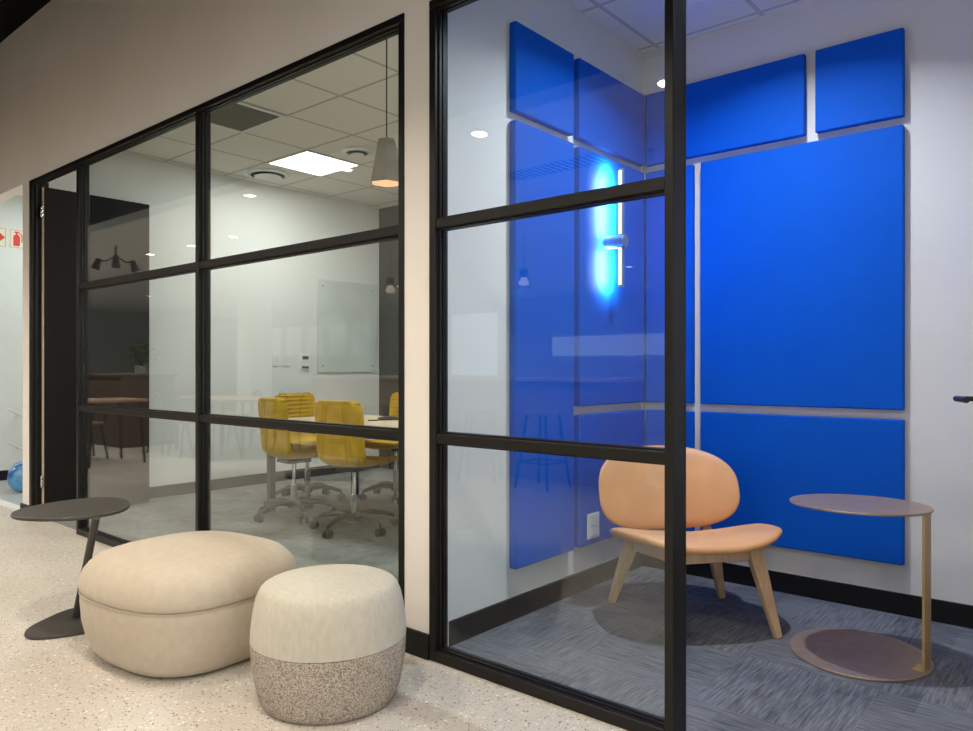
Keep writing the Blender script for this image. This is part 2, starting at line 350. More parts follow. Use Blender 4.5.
for z in (.28,2.36):
    hg=MB(); 
    hg.box(-6.337,-6.30,YF+.044,YF+.060,z-.045,z+.045)
    for k in range(3): hg.tube([(-6.293,YF+.052,z-.045+k*.031),(-6.293,YF+.052,z-.018+k*.031)],.009,10)
    hg.box(-6.345,-6.29,YF+.055,YF+.0635,z-.03,z-.022).box(-6.345,-6.29,YF+.055,YF+.0635,z+.022,z+.03)
    dpart(d1,'hinge',hg,M['chrome'],.001,lab='steel hinge')
hd=MB().tube([(-6.335,YF+.83,1.02),(-6.378,YF+.83,1.02),(-6.388,YF+.82,1.02),(-6.388,YF+.72,1.02)],.009,10); hd.box(-6.340,-6.335,YF+.805,YF+.855,.93,1.10)
dpart(d1,'door_handle',hd,M['chrome'],0,leaf)
# ------------------------------------------------------------------ door 2 : booth, open leaf just beyond the right edge
d2=empty('door_2',(.0,YF+.03,0),0,'black framed glass booth door folded open at the right edge','door',kind='structure')
dpart(d2,'door_frame',MB().box(-1.046,-1.02,YF+FD+.001,YF+FD+.018,0,TOP-FT).box(-.0,.06,YF+.004,YF+WT,0,TOP-FT).box(-1.018,.06,YF+.004,YF+WT,TOP-FT,TOP),M['frame'])
ang=math.radians(111)   # direction of the open leaf
Rl=Matrix.Translation((-.012,.10,0))@Matrix.Rotation(ang,4,'Z')
lf=MB(); Lw=.93
lf.box(0,.06,-.022,.022,.01,2.52).box(Lw-.06,Lw,-.022,.022,.01,2.52).box(.06,Lw-.06,-.022,.022,.01,.11).box(.06,Lw-.06,-.022,.022,2.46,2.52)
lf.box(.06,Lw-.06,-.02,.02,*T1).box(.06,Lw-.06,-.02,.02,*T2)
lo=lf.xf(Rl).build('door_leaf',M['frame'],d2,bevel=.003)
g=MB()
for a,b in ((.11,T1[0]),(T1[1],T2[0]),(T2[1],2.46)): g.box(.06,Lw-.06,-.004,.004,a,b)
g.xf(Rl).build('glass_pane',M['glass'],lo)
zh=1.045
hh=MB().tube([(Lw-.03,.022,zh),(Lw-.03,.085,zh)],.009,12)
hh.tube([(Lw-.03,.022,zh),(Lw-.03,.028,zh)],.025,20)
hh.tube([(Lw-.022,.085,zh),(Lw-.03,.086,zh),(Lw-.15,.086,zh)],.0105,12)
hh.xf(Rl).build('lever_handle',M['plast'],lo)
# ------------------------------------------------------------------ booth: blue acoustic panels
PT=.042
G='blue acoustic wall panels'
def panel(vals,wall,label):
    a,b,z0,z1=vals
    if wall=='back': mb=MB().box(a,b,YB-PT,YB-.004,z0,z1); c=((a+b)/2,YB-.004,(z0+z1)/2)
    else: mb=MB().box(XP1+.004,XP1+PT,a,b,z0,z1); c=(XP1+.004,(a+b)/2,(z0+z1)/2)
    mb.xf(Matrix.Translation([-q for q in c]))
    o=mb.build('acoustic_panel',M['blue'],bevel=.006,loc=c,seg=3); tag(o,label,'wall panel',G); return o
BP=[]   # filled with the numbers below
z_top=(2.275,2.735); 
R1=(2.32,2.728); R2=(.957,2.279); R3=(.238,.912)
panel((-2.062,-1.178,*R1),'back','wide blue acoustic panel, top row of back wall, nearest the corner')
panel((-1.127,-.738,*R1),'back','small squarish blue acoustic panel at top right of the back wall')
panel((-2.062,-1.772,*R2),'back','tall narrow blue acoustic panel on back wall between corner and largest panel')
panel((-1.725,-.738,*R2),'back','largest blue acoustic panel, in the middle of the back wall')
panel((-2.062,-1.772,*R3),'back','narrow blue acoustic panel low on back wall, behind the leather chair')
panel((-1.725,-.738,*R3),'back','wide blue acoustic panel low on back wall, behind the bronze table')
panel((2.643,3.12,*R1),'left','upper blue acoustic panel on left booth wall, nearest the glass screen')
panel((3.17,3.852,*R1),'left','upper blue acoustic panel on left booth wall, above the tube lamp')
panel((2.643,3.12,R3[0],R2[1]),'left','full-height blue acoustic panel on left booth wall, nearest the glass screen')
panel((3.17,3.852,*R2),'left','blue acoustic panel on left booth wall that carries the tube lamp')
panel((3.17,3.852,*R3),'left','low blue acoustic panel on left booth wall, behind the socket plate')
# wall lamp
wl=empty('wall_lamp',(XP1+PT,3.43,1.82),0,'slim vertical tube wall lamp glowing on the blue panel','lamp')
mb=MB(); mb.tube([(0,0,0),(.115,0,0)],.034,28); mb.build('mount',M['steelb'],wl,bevel=.002,smooth=50)
mb=MB(); mb.tube([(.09,0,-.24),(.09,0,.38)],.0155,20); tb=mb.build('lamp_tube',M['steelb'],wl,smooth=50)
for z0,z1 in ((-.23,-.036),(.036,.37)):
    mb=MB()
    n=12; vs=[];fs=[]
    for z in (z0,z1):
        for j in range(n+1):
            a=math.radians(85)+math.radians(215)*j/n; vs.append((.09+.0165*math.cos(a),.0165*math.sin(a),z))
        vs.append((.09,0,z))
    m_=n+2
    for j in range(n): fs.append((j,j+1,m_+j+1,m_+j))
    fs+= [(n,n+1,m_+n+1,m_+n),(n+1,0,m_,m_+n+1),tuple(range(m_))[::-1],tuple(range(m_,2*m_))]
    mb.add(vs,fs); mb.build('light_diffuser',M['led'],tb)
# socket plate
so=empty('wall_socket',(XP1+PT,3.29,.335),0,'pale double socket plate low on the blue left wall','socket')
MB().box(0,.009,-.055,.055,-.065,.065).build('plate',M['switch'],so,bevel=.003)
MB().box(.009,.012,-.032,.032,-.052,-.004).build('socket_face',M['whitem'],so,bevel=.001); MB().box(.009,.012,-.032,.032,.004,.052).build('socket_face',M['whitem'],so,bevel=.001)
# booth ceiling downlights (above the picture edge) 
def downlight(x,y,z,label,group,r=.045,mat='down',light=None,lc=(1,.86,.7),spot=130,blend=.6,rad=.04,tilt=None):
    o=empty('downlight',(x,y,z),0,label,'downlight',group)
    MB().lathe([(r,-.003),(r+.012,-.004),(r+.014,0.0),(r,.0)],n=28).build('trim_ring',M['whitem'],o)
    MB().lathe([(r-.002,-.0045),(r-.002,-.001)],n=28).build('lens',M[mat],o)
    if light:
        ld=bpy.data.lights.new('downlight_lamp','AREA'); ld.shape='DISK'; ld.energy=light; ld.color=lc; ld.spread=math.radians(spot); ld.size=rad*2
        lo=bpy.data.objects.new('downlight_lamp',ld); C.objects.link(lo); lo.location=(x,y,z-.006)
    return o
downlight(-1.22,3.02,ZC,'round booth downlight nearer the leather chair','booth ceiling downlights',light=26,lc=(.80,.88,1),spot=136,rad=.024)
downlight(-.62,2.62,ZC,'round booth downlight nearer the open door','booth ceiling downlights',light=3,lc=(.80,.88,1),spot=136,rad=.024)
# ------------------------------------------------------------------ leather lounge chair
def pad(a,b,t,e=.55,n=56,k=14,bend=None):
    """flattened superellipsoid: outline a x b, thickness t"""
    mb=MB(); 
    def cp(v,p): return math.copysign(abs(v)**p,v)
    vs=[];fs=[]
    for i in range(k+1):
        ph=-PI/2+PI*i/k
        for j in range(n):
            th=2*PI*j/n
            vs.append((a*cp(math.cos(ph),.42)*cp(math.cos(th),e),b*cp(math.cos(ph),.42)*cp(math.sin(th),e),t*cp(math.sin(ph),.85)))
    for i in range(k):
        for j in range(n):
            j2=(j+1)%n; fs.append((i*n+j,i*n+j2,(i+1)*n+j2,(i+1)*n+j))
    if bend: vs=[bend(Vector(p)) for p in vs]
    return mb.add(vs,fs)
CX,CY=-1.48,3.20
fw=Vector((.74,-.67,0)).normalized(); CA=math.atan2(fw.y,fw.x)+PI/2   # local -Y is the chair's front
chair=empty('lounge_chair',(CX,CY,0),CA,'tan leather lounge chair with pale ash legs in the booth corner','chair')
Wi=Matrix.Translation((CX,CY,0))@Matrix.Rotation(CA,4,'Z'); WiI=Wi.inverted()
def L_(x,y,z): return WiI@Vector((x,y,z))
# local x: +x = picture right of the back, local -y = front
feet=dict(BL=L_(-1.885,3.18,0),BR=L_(-1.50,3.60,0),FR=L_(-1.09,3.215,0),FL=L_(-1.405,2.825,0))
def seat_bend(p):
    x,y,z=p
    zz=z+.045*(abs(x)/.36)**2.2-.13*y-.045*max(0,-y-.20)/.1*.6-.02*max(0,y-.05)/.2
    return (x,y-.035,zz+.372)
seat=pad(.372,.285,.034,e=.74,bend=seat_bend); seat.build('seat',M['leather'],chair,smooth=70)
def back_bend(p):
    x,y,z=p     # y is up the back, z thickness
    yy=-.13*(abs(x)/.36)**2+ z        # wraps forward at the sides
    return (x-.035, .315+yy+y*.27-.03*math.cos(y*5), .562+y*.97)
back=pad(.352,.205,.026,e=.74,bend=back_bend); back.build('backrest',M['leather'],chair,smooth=70)
for k,(fx) in feet.items():
    f=Vector(fx); sx=1 if f.x>0 else -1; bk=k[0]=='B'
    top=Vector((f.x-.085*sx, f.y+(-.07 if bk else .055), .325 if bk else .375))
    if k=='FL': top=Vector((f.x+.06,f.y+.05,.375))
    mb=MB(); mb.beam(f,top,.032,.034,.066,.054,side=(1,0,0))
    if bk:
        t2=Vector((top.x-.035,top.y+.075,.47)); mb.beam(top-Vector((0,.005,.03)),t2,.045,.03,.040,.018,side=(1,0,0))
    mb.build('leg',M['ash'],chair,bevel=.006)
    feet[k]=top
def rail(a,b,w=.024,h=.055): return MB().beam(a,b,h,w,h,w,side=(0,0,1))
dz=Vector((0,0,-.022))
for a,b in (('FL','FR'),('BL','FL'),('BR','FR'),('BL','BR')):
    rail(feet[a]+dz,feet[b]+dz,h=.06).build('seat_rail',M['ash'],chair,bevel=.003)
# ------------------------------------------------------------------ bronze C-shaped side table
TX,TY,TR=-.781,3.245,.259
ct=empty('side_table',(TX,TY,0),0,'bronze C-shaped side table with round top in the booth','side table')
ov=lambda k:Matrix.Rotation(math.radians(13.6),4,'Z')@Matrix.Diagonal((1,k,1,1))
MB().lathe([(TR-.002,0),(TR,.002),(TR,.007),(TR-.002,.009)],n=72).xf(ov(1.07)).build('base',M['bronze'],ct)
MB().lathe([(TR-.002,.598),(TR,.600),(TR,.605),(TR-.002,.607)],n=72).xf(ov(.86)).build('table_top',M['bronze'],ct)
ra=math.radians(-7)
p=MB().box(.240,.250,-.036,.036,.009,.598); p.box(.205,.240,-.036,.036,.009,.013); p.xf(Matrix.Rotation(ra,4,'Z')); p.build('post',M['brass'],ct,bevel=.001)
# ------------------------------------------------------------------ oval ottoman
def superell(a,b,e,rot=0,sk=0):
    cr,sr=math.cos(rot),math.sin(rot)
    def f(t):
        x=a*math.copysign(abs(math.cos(t))**e,math.cos(t)); y=b*math.copysign(abs(math.sin(t))**e,math.sin(t))
        y*=1+sk*x/a
        return (x*cr-y*sr,x*sr+y*cr)
    return f
OX,OY=-2.922,1.555
ot=empty('ottoman',(OX,OY,0),math.radians(6),'large oval beige wool ottoman with piped top cushion','ottoman')
of=superell(.402,.375,.72)
body=MB().loft([(.72,.006),(.79,.006),(.83,.012),(.885,.04),(.94,.09),(.975,.15),(.99,.225),(.99,.25),(.978,.262),(.95,.264)],of,96)
body.build('upholstered_base',M['ottof'],ot,smooth=60)
topc=MB().loft([(.955,.262),(.985,.266),(.998,.276),(1.0,.292),(.99,.318),(.965,.346),(.92,.370),(.85,.394),(.74,.408),(.6,.417),(.4,.423),(.2,.426),(.02,.427)],of,96)
topc.build('top_cushion',M['ottof'],ot,smooth=60)
ring=[(of(2*PI*j/96)[0]*.995,of(2*PI*j/96)[1]*.995,.2635) for j in range(97)]
MB().tube(ring,.0018,6).build('piping',M['ottof'],ot)
MB().loft([(.66,0.0),(.66,.0055)],of,48).build('plinth',M['plast'],ot)
# ------------------------------------------------------------------ round pouf
PX,PY=-2.105,1.632
pf=empty('pouf',(PX,PY,0),0,'round two-tone pouf, pale linen top over speckled tweed base','pouf')
R=.268
low=[(.80,0.0),(.84,.003),(.875,.015),(.915,.045),(.955,.09),(.985,.14),(.998,.19),(1.0,.217)]
MB().lathe([(r*R,z) for r,z in low]+[(.98*R,.2175)],n=72).build('tweed_base',M['tweed'],pf,smooth=60)
up=[(.985,.218),(1.003,.2195),(1.0,.235),(.988,.275),(.965,.32),(.93,.362),(.885,.388),(.855,.397),(.81,.404),(.65,.414),(.45,.420),(.2,.424),(.02,.425)]
MB().lathe([(r*R,z) for r,z in up],n=72).build('linen_cover',M['poufl'],pf,smooth=60)
#MB().tube([(R*.857*math.cos(2*PI*j/72),R*.857*math.sin(2*PI*j/72),.397) for j in range(73)],.0022,6).build('seam',M['poufl'],pf)
# ------------------------------------------------------------------ small grey table at left
gt=empty('side_table',(-3.60,1.34,0),0,'small dark grey metal side table with slanted leg left of ottoman','side table')
def tri(r,amp,rot): 
    return lambda t:(r*(1+amp*math.cos(3*(t-rot)))*math.cos(t),r*(1+amp*math.cos(3*(t-rot)))*math.sin(t))
gb=MB().loft([(.985,0),(1,.004),(1,.012),(.985,.016)],tri(.2,.10,math.radians(-8)),64); gb.xf(Matrix.Translation((.03,.0,0))@Matrix.Rotation(math.radians(40.2),4,'Z')@Matrix.Diagonal((.80,1.0,1,1))); gb.build('base',M['tabm'],gt)
gtop=MB().loft([(.985,.492),(1,.496),(1,.504),(.985,.508)],tri(.26,.05,math.radians(90)),72); gtop.xf(Matrix.Translation((-.062,.045,0))@Matrix.Rotation(math.radians(40.2),4,'Z')@Matrix.Diagonal((.90,1.0,1,1))); gtop.build('table_top',M['tabm'],gt)
MB().tube([(-.02,.03,.012),(.20,.03,.496)],.0165,20).build('slanted_leg',M['tabm'],gt)
# ------------------------------------------------------------------ meeting room
tb_=empty('meeting_table',(-4.05,3.85,0),0,'pale oak meeting table on dark legs behind the yellow chairs','table')
MB().box(-1.15,1.15,-.46,.46,.715,.74).build('tabletop',M['table_top'],tb_,bevel=.003)
for x in (-1.11,1.11):
    for y in (-.43,.43): MB().box(x-.025,x+.025,y-.025,y+.025,0,.66).build('leg',M['plast'],tb_,bevel=.002)
MB().box(-1.12,1.12,-.44,-.41,.66,.715).box(-1.12,1.12,.41,.44,.66,.715).box(-1.13,-1.1,-.44,.44,.66,.715).box(1.1,1.13,-.44,.44,.66,.715).build('under_frame',M['plast'],tb_)
# cable / conference device on the table
cd=empty('conference_device',(-4.42,4.0,.74),.5,'dark conference device with cables on the meeting table','device')
MB().loft([(1,0),(1,.018),(.85,.026),(.3,.028)],tri(.075,.2,0),36).build('body',M['plast'],cd)
for k in range(3):
    a=2*PI*k/3; MB().tube([(.06*math.cos(a),.06*math.sin(a),.012),(.14*math.cos(a+.3),.14*math.sin(a+.3),.006),(.2*math.cos(a),.2*math.sin(a),.006)],.005,6).build('cable',M['plast'],cd)
def office_chair(loc,rz,label):
    """faces local -Y"""
    o=empty('office_chair',loc,rz,label,'chair','mustard swivel chairs around the meeting table')
    # shell profile (y,z) from back top to seat front ; inner surface
    prof=[]
    for i in range(9): t=i/8; prof.append((.205-.035*t-.0*t, .93-.36*t))
    for i in range(1,7): a=PI/2*i/6; prof.append((.17-.075*(1-math.cos(a)) , .57-.075*math.sin(a)) )
    for i in range(1,9): t=i/8; prof.append((.095-.31*t, .495-.006*math.sin(t*PI)))
    for i in range(1,4): t=i/3; prof.append((-.215-.025*t, .495-.035*t*t))
    n=len(prof); ny=16; hw=.215; th=.035
    vs=[];fs=[]
    import itertools
    cum=[0]
    for i in range(1,n): cum.append(cum[-1]+math.dist(prof[i],prof[i-1]))
    tot=cum[-1]
    def width(s):
        e=min(s,tot-s); rr=.06
        return hw-(rr-math.sqrt(max(0,rr*rr-(rr-min(e,rr))**2)))*.9
    for side in (0,1):
        for i in range(n):
            a=prof[max(i-1,0)]; b=prof[min(i+1,n-1)]; ty,tz=b[0]-a[0],b[1]-a[1]; l=math.hypot(ty,tz); ny_,nz_=tz/l,-ty/l   # outward normal candidates
            for j in range(ny+1):
                v=-1+2*j/ny; ed=(1-abs(v)**6)
                off=(th*ed+ .0) if side else 0
                rib=0 if side else .004*abs(math.sin(cum[i]/tot*PI*16))
                y=prof[i][0]; z=prof[i][1]
                # back side lies behind/below the inner surface
                dy,dzv=( -ny_, -nz_)
                curl=.02*abs(v)**4
                sgn=1 if side else -1
                vs.append((v*width(cum[i]), y+dy*(off-curl)-dy*rib*1, z+dzv*(off-curl)-dzv*rib))
    m=ny+1
    for s_ in (0,1):
        for i in range(n-1):
            for j in range(ny):
                q=(s_*n*m+i*m+j,s_*n*m+i*m+j+1,s_*n*m+(i+1)*m+j+1,s_*n*m+(i+1)*m+j); fs.append(q)
    for i in range(n-1):
        for j in (0,ny): fs.append((i*m+j,(i+1)*m+j,n*m+(i+1)*m+j,n*m+i*m+j))
    for i in (0,n-1):
        for j in range(ny): fs.append((i*m+j,i*m+j+1,n*m+i*m+j+1,n*m+i*m+j))
    # ribs: finer rows via material bump is avoided, real ridges are strips
    MB().add(vs,fs).build('seat_shell',M['mustard'],o,smooth=60)
    mb=MB()
    for k in range(9):
        z=.62+k*.036; y=.205-.035*(.93-z)/.36-.001
        mb.tube([(-.20,y-.018,z),(-.17,y-.003,z),(.17,y-.003,z),(.20,y-.018,z)],.009,6)
    for k in range(7):
        y=.05-k*.042; mb.tube([(-.19,y,.511),(-.16,y,.496),(.16,y,.496),(.19,y,.511)],.009,6)
    mb.build('quilted_ribs',M['mustard'],o)
    MB().box(-.09,.09,-.1,.1,.425,.452).build('seat_plate',M['plast'],o,bevel=.004)
    MB().tube([(.09,.0,.44),(.2,-.02,.435),(.25,-.03,.42)],.006,8).build('adjust_lever',M['plast'],o)
    MB().lathe([(.027,.10),(.027,.25),(.022,.25),(.016,.26),(.016,.43)],n=20).build('gas_column',M['chrome'],o)
    MB().lathe([(.045,.07),(.045,.12),(.03,.13)],n=20).build('hub',M['plast'],o)
    for k in range(5):
        a=2*PI*k/5+.35; c,s=math.cos(a),math.sin(a)
        pts=[(.03*c,.03*s,.105),(.12*c,.12*s,.118),(.22*c,.22*s,.105),(.30*c,.30*s,.078)]
        sp=MB().tube(pts,[.024,.021,.018,.015],8).build('base_arm',M['plast'],o)
        ca=MB(); 
        for q in (-.014,.014):
            cx,cy=.30*c-q*s*1.4,.30*s+q*c*1.4
            ca.tube([(cx-s*-.008,cy-c*.008,.029),(cx+s*-.008,cy+c*.008,.029)],.029,16)
        ca.tube([(.30*c,.30*s,.035),(.30*c,.30*s,.08)],.009,8)
        ca.build('caster',M['plast'],sp)
    return o
c1=office_chair((-4.13,3.42,0),math.radians(192),'mustard swivel chair nearest the pillar, its back to the glass')
dup(c1,(-4.85,3.42,0),math.radians(174),'mustard swivel chair left of the nearest one, its back to the glass','mustard swivel chairs around the meeting table')
dup(c1,(-5.38,3.93,0),math.radians(90),'mustard swivel chair at the left end of the meeting table','mustard swivel chairs around the meeting table')
dup(c1,(-4.86,4.50,0),math.radians(8),'mustard swivel chair on the far side of the meeting table','mustard swivel chairs around the meeting table')
# whiteboard, switches, thermostat
wb=empty('whiteboard',(XM,5.285,1.61),0,'tall pale glass whiteboard on the meeting room left wall','whiteboard')
MB().box(.012,.020,-.42,.42,-.50,.50).build('glass_board',M['board'],wb,bevel=.002)
for y in (-.35,.35):
    for z in (-.43,.43): MB().tube([(.0015,y,z),(.022,y,z)],.007,14).build('standoff',M['chrome'],wb)
for i,(y,lab) in enumerate(((4.36,'left white switch plate on the meeting room left wall'),(4.49,'right white switch plate, between the other plate and the thermostat'))):
    s=empty('switch_plate',(XM,y,1.24),0,lab,'switch','switch plates on the meeting room wall')
    MB().box(0,.009,-.042,.042,-.065,.065).build('plate',M['switch'],s,bevel=.003)
    for q in (-.018,.018): MB().box(.009,.013,q-.012,q+.012,-.03,.03).build('rocker',M['whitem'],s,bevel=.001)
s=empty('thermostat',(XM,4.71,1.225),0,'white wall thermostat with dark display beside the whiteboard','thermostat')
MB().box(0,.02,-.05,.05,-.075,.075).build('case',M['switch'],s,bevel=.004)
MB().box(.02,.0225,-.036,.036,.02,.055).build('display',M['lcd'],s); MB().box(.02,.024,-.04,.04,-.068,-.05).build('button_row',M['lcd'],s)
# ceiling fittings
def square_vent(cx,cy):
    o=empty('ceiling_vent',(cx,cy,ZC),0,'square dark slatted air vent in the meeting room ceiling','vent')
    h=.29; MB().box(-h,h,-h,-h+.03,-.012,-.002).box(-h,h,h-.03,h,-.012,-.002).box(-h,-h+.03,-h+.03,h-.03,-.012,-.002).box(h-.03,h,-h+.03,h-.03,-.012,-.002).build('frame',M['whitem'],o,bevel=.002)
    MB().box(-h+.03,h-.03,-h+.03,h-.03,-.003,-.001).build('backing',M['ventm'],o)
    mb=MB()
    for k in range(22):
        y=-h+.045+k*.0238; mb.beam((-h+.03,y,-.010),(h-.03,y,-.010),.011,.002,side=(0,.6,-.8))
    mb.build('slats',M['slatm'],o)
square_vent(-4.9,2.89)
lp=empty('ceiling_light',(-5.5,4.09,ZC),0,'bright square light panel in the meeting room ceiling','light')
MB().box(-.3,.3,-.3,-.28,-.010,-.001).box(-.3,.3,.28,.3,-.010,-.001).box(-.3,-.28,-.28,.28,-.010,-.001).box(.28,.3,-.28,.28,-.010,-.001).build('frame',M['whitem'],lp)
MB().box(-.28,.28,-.28,.28,-.007,-.001).build('diffuser',M['lite'],lp)
for x,y,r,lab in ((-6.12,4.02,.19,'large round air diffuser beside the ceiling light panel'),(-4.90,4.09,.12,'small round air diffuser right of the ceiling light panel')):
    o=empty('ceiling_diffuser',(x,y,ZC),0,lab,'vent')
    MB().lathe([(r,-.001),(r+.01,-.006),(r-.01,-.022),(r-.03,-.022),(r-.025,-.001)],n=40).build('ring',M['whitem'],o)
    MB().lathe([(r-.07,-.03),(r-.06,-.034),(r-.06,-.036),(.005,-.04)],n=40).build('disc',M['whitem'],o)
    MB().lathe([(r-.03,-.004),(r-.03,-.002)],n=40).build('throat',M['ventm'],o)
o=empty('ceiling_sprinkler',(-5.6,2.75,ZC),0,'small chrome sprinkler in the meeting room ceiling','sprinkler')
MB().lathe([(.03,0),(.03,-.004),(.008,-.01),(.008,-.035),(.02,-.037),(.02,-.04)],n=16).build('head',M['chrome'],o)
# concrete pendant
PD=(-2.78,2.51)
o=empty('pendant_lamp',(PD[0],PD[1],2.075),0,'faceted concrete pendant lamp with warm glowing opening','lamp')
hexo=lambda t:(math.cos(t),math.sin(t))
mb=MB(); pr=[(.062,.0),(.077,.002),(.079,.015),(.044,.20),(.035,.222),(.012,.226)]; 
mb.loft(pr+[],lambda t:(math.cos(t),math.sin(t)),6); 
# open underside : outer skin + inner skin
mb=MB(); prof=[(.080,.03),(.083,.004),(.0875,0),(.089,.004),(.052,.195),(.042,.222),(.014,.230),(.006,.228)]
n=6; vs=[];fs=[]
for r,z in prof:
    for j in range(n): vs.append((r*math.cos(2*PI*j/n+.3),r*math.sin(2*PI*j/n+.3),z))
for i in range(len(prof)-1):
    for j in range(n): j2=(j+1)%n; fs.append((i*n+j,i*n+j2,(i+1)*n+j2,(i+1)*n+j))
fs.append(tuple((len(prof)-1)*n+j for j in range(n)))
mb.add(vs,fs).build('lamp_shade',M['concrete'],o,smooth=20)
mb=MB(); mb.loft([(.0825,.004),(.0825,.012)],lambda t:(math.cos(t+.3),math.sin(t+.3)),6).build('glowing_lens',M['warm'],o,smooth=0)
MB().tube([(0,0,.22),(0,0,ZC-2.075-.02)],.0035,8).build('cord',M['plast'],o)
MB().lathe([(.04,ZC-2.075-.025),(.045,ZC-2.075-.003)],n=24).build('ceiling_rose',M['whitem'],o)
# ------------------------------------------------------------------ side passage: signs, rack, bottle
def sign(y0,y1,z0,z1,kind,label):
    o=empty('fire_sign',(-8.72,(y0+y1)/2,(z0+z1)/2),0,label,'sign','fire safety signs on the passage wall')
    hy=(y1-y0)/2; hz=(z1-z0)/2
    MB().box(0,.004,-hy,hy,-hz,hz).build('sign_plate',M['sign'],o)
    b=MB(); t=.004
    for a in ((-hy+.008,hy-.008,hz-.012,hz-.008),(-hy+.008,hy-.008,-hz+.008,-hz+.012)): b.box(.004,.0048,*a)
    for a in ((-hy+.008,-hy+.012,-hz+.012,hz-.012),(hy-.012,hy-.008,-hz+.012,hz-.012)): b.box(.004,.0048,*a)
    b.build('border',M['red'],o)
    g=MB()
    def poly(ps): g.add([(.004,a,c) for a,c in ps]+[(.0052,a,c) for a,c in ps],[tuple(range(len(ps)))[::-1],tuple(range(len(ps),2*len(ps)))]+[(i,(i+1)%len(ps),len(ps)+(i+1)%len(ps),len(ps)+i) for i in range(len(ps))])
    if kind=='ext':
        poly([(-.032,-.075),(.022,-.075),(.026,-.06),(.026,.025),(.012,.042),(-.020,.042),(-.036,.025),(-.036,-.06)])
        poly([(-.012,.042),(.004,.042),(.004,.06),(-.012,.06)]); poly([(-.028,.060),(.022,.060),(.022,.072),(-.020,.078)])
        poly([(.036,-.03),(.046,-.03),(.052,.01),(.044,.045),(.022,.066),(.018,.058),(.036,.04),(.042,.01)])
    else:
        poly([(-.05,-.02),(.0,-.02),(.0,-.055),(.06,.0),(.0,.055),(.0,.02),(-.05,.02)])
    g.build('pictogram',M['red'],o)
sign(2.655,2.80,2.40,2.60,'ext','cream fire extinguisher sign with red cylinder pictogram on passage wall')
sign(2.485,2.63,2.40,2.60,'arrow','cream fire sign with red arrow, at the picture\'s left edge')
rk=empty('wall_rack',(-8.72,2.72,0),0,'white inclined wall rack bars above the blue water bottle','rack')
for z in (.66,.215+.1):
    MB().tube([(.10,-.10,z+.075),(.10,.35,z-.20)],.012,8).build('rack_bar',M['whitem'],rk); MB().tube([(0,-.0,z+.01),(.10,-.0,z+.01)],.010,8).build('rack_bracket',M['whitem'],rk)
wbm=MB(); pr=[(.02,.0),(.10,.0),(.128,.012),(.135,.03),(.135,.09),(.128,.097),(.135,.105),(.135,.17),(.128,.177),(.135,.185),(.135,.25),(.128,.257),(.135,.265),(.135,.30),(.11,.36),(.05,.40),(.028,.41),(.028,.45)]
wt=empty('water_bottle',(-7.86,2.52,0),0,'large blue water cooler bottle lying in the side passage','bottle')
wbm.lathe(pr,n=40); wbm.xf(Matrix.Translation((0,0,.137))@Matrix.Rotation(math.atan2(2.52,-7.86)+PI,4,'Z')@Matrix.Rotation(-PI/2,4,'Y')@Matrix.Translation((0,0,-.2))@Matrix.Rotation(0,4,'X')); wbm.build('bottle_body',M['bottle'],wt,smooth=60)
cp=MB().lathe([(.03,.43),(.03,.462)],n=24); cp.xf(Matrix.Translation((0,0,.137))@Matrix.Rotation(math.atan2(2.52,-7.86)+PI,4,'Z')@Matrix.Rotation(-PI/2,4,'Y')@Matrix.Translation((0,0,-.2))); cp.build('cap',M['whitem'],wt)
# ------------------------------------------------------------------ lounge behind the viewer (seen mirrored in the glass)
struct('window_3',MB().box(-11.35,-10.05,-7.998,-7.97,1.0,2.35),M['daylight'],'bright window behind the bar, seen mirrored in the booth glass','window')
struct('window_4',MB().box(-8.6,-3.0,-7.998,-7.97,1.40,1.78),M['daylight'],'low bright servery window, seen mirrored over the blue panels','window')
w5=MB()
for q in range(5): w5.box(-18.6+q*.95,-17.95+q*.95,-7.998,-7.97,1.5,2.3)
struct('window_5',w5,M['daylight3'],'wide bright window, seen mirrored in the meeting room glass','window')
struct('window_6',MB().box(4.97,4.998,-7,1.5,.3,2.4),M['fill_glow'],'broad unseen glowing panel added on the right lounge wall as fill light','window')  # added glowing panel, never in view; lifts the ambient light of the lounge
struct('pillar_1',MB().box(-13.8,-13.3,-4.6,-4.1,0,2.58),M['white'],'square white column of the lounge, seen mirrored in the glass','column')
bc=empty('bar_counter',(-5.95,-2.2,0),0,'long oak bar counter, seen mirrored in the glass','counter')
MB().box(-2.35,2.35,-.3,.3,0,1.02).build('counter_body',M['oak'],bc); MB().box(-2.4,2.4,-.36,.36,1.02,1.06).build('countertop',M['table_top'],bc,bevel=.003)
wc=empty('joinery_counter',(-13.1,-.9,0),0,'dark brown wooden counter with a plant on it, seen mirrored in the glass','counter')
MB().box(-2.2,2.2,-.4,.4,0,1.03).build('counter_body',M['walnut'],wc); MB().box(-2.24,2.24,-.43,.43,1.03,1.07).build('countertop',M['walnut'],wc,bevel=.003)
pl=empty('potted_plant',(-11.15,-.9,1.07),0,'leafy green plant in pale pot on the dark counter','plant')
MB().lathe([(.07,0),(.085,.12),(.078,.12),(.07,.09)],n=24).build('pot',M['pot'],pl)
lv=MB(); rnd=random.Random(3)
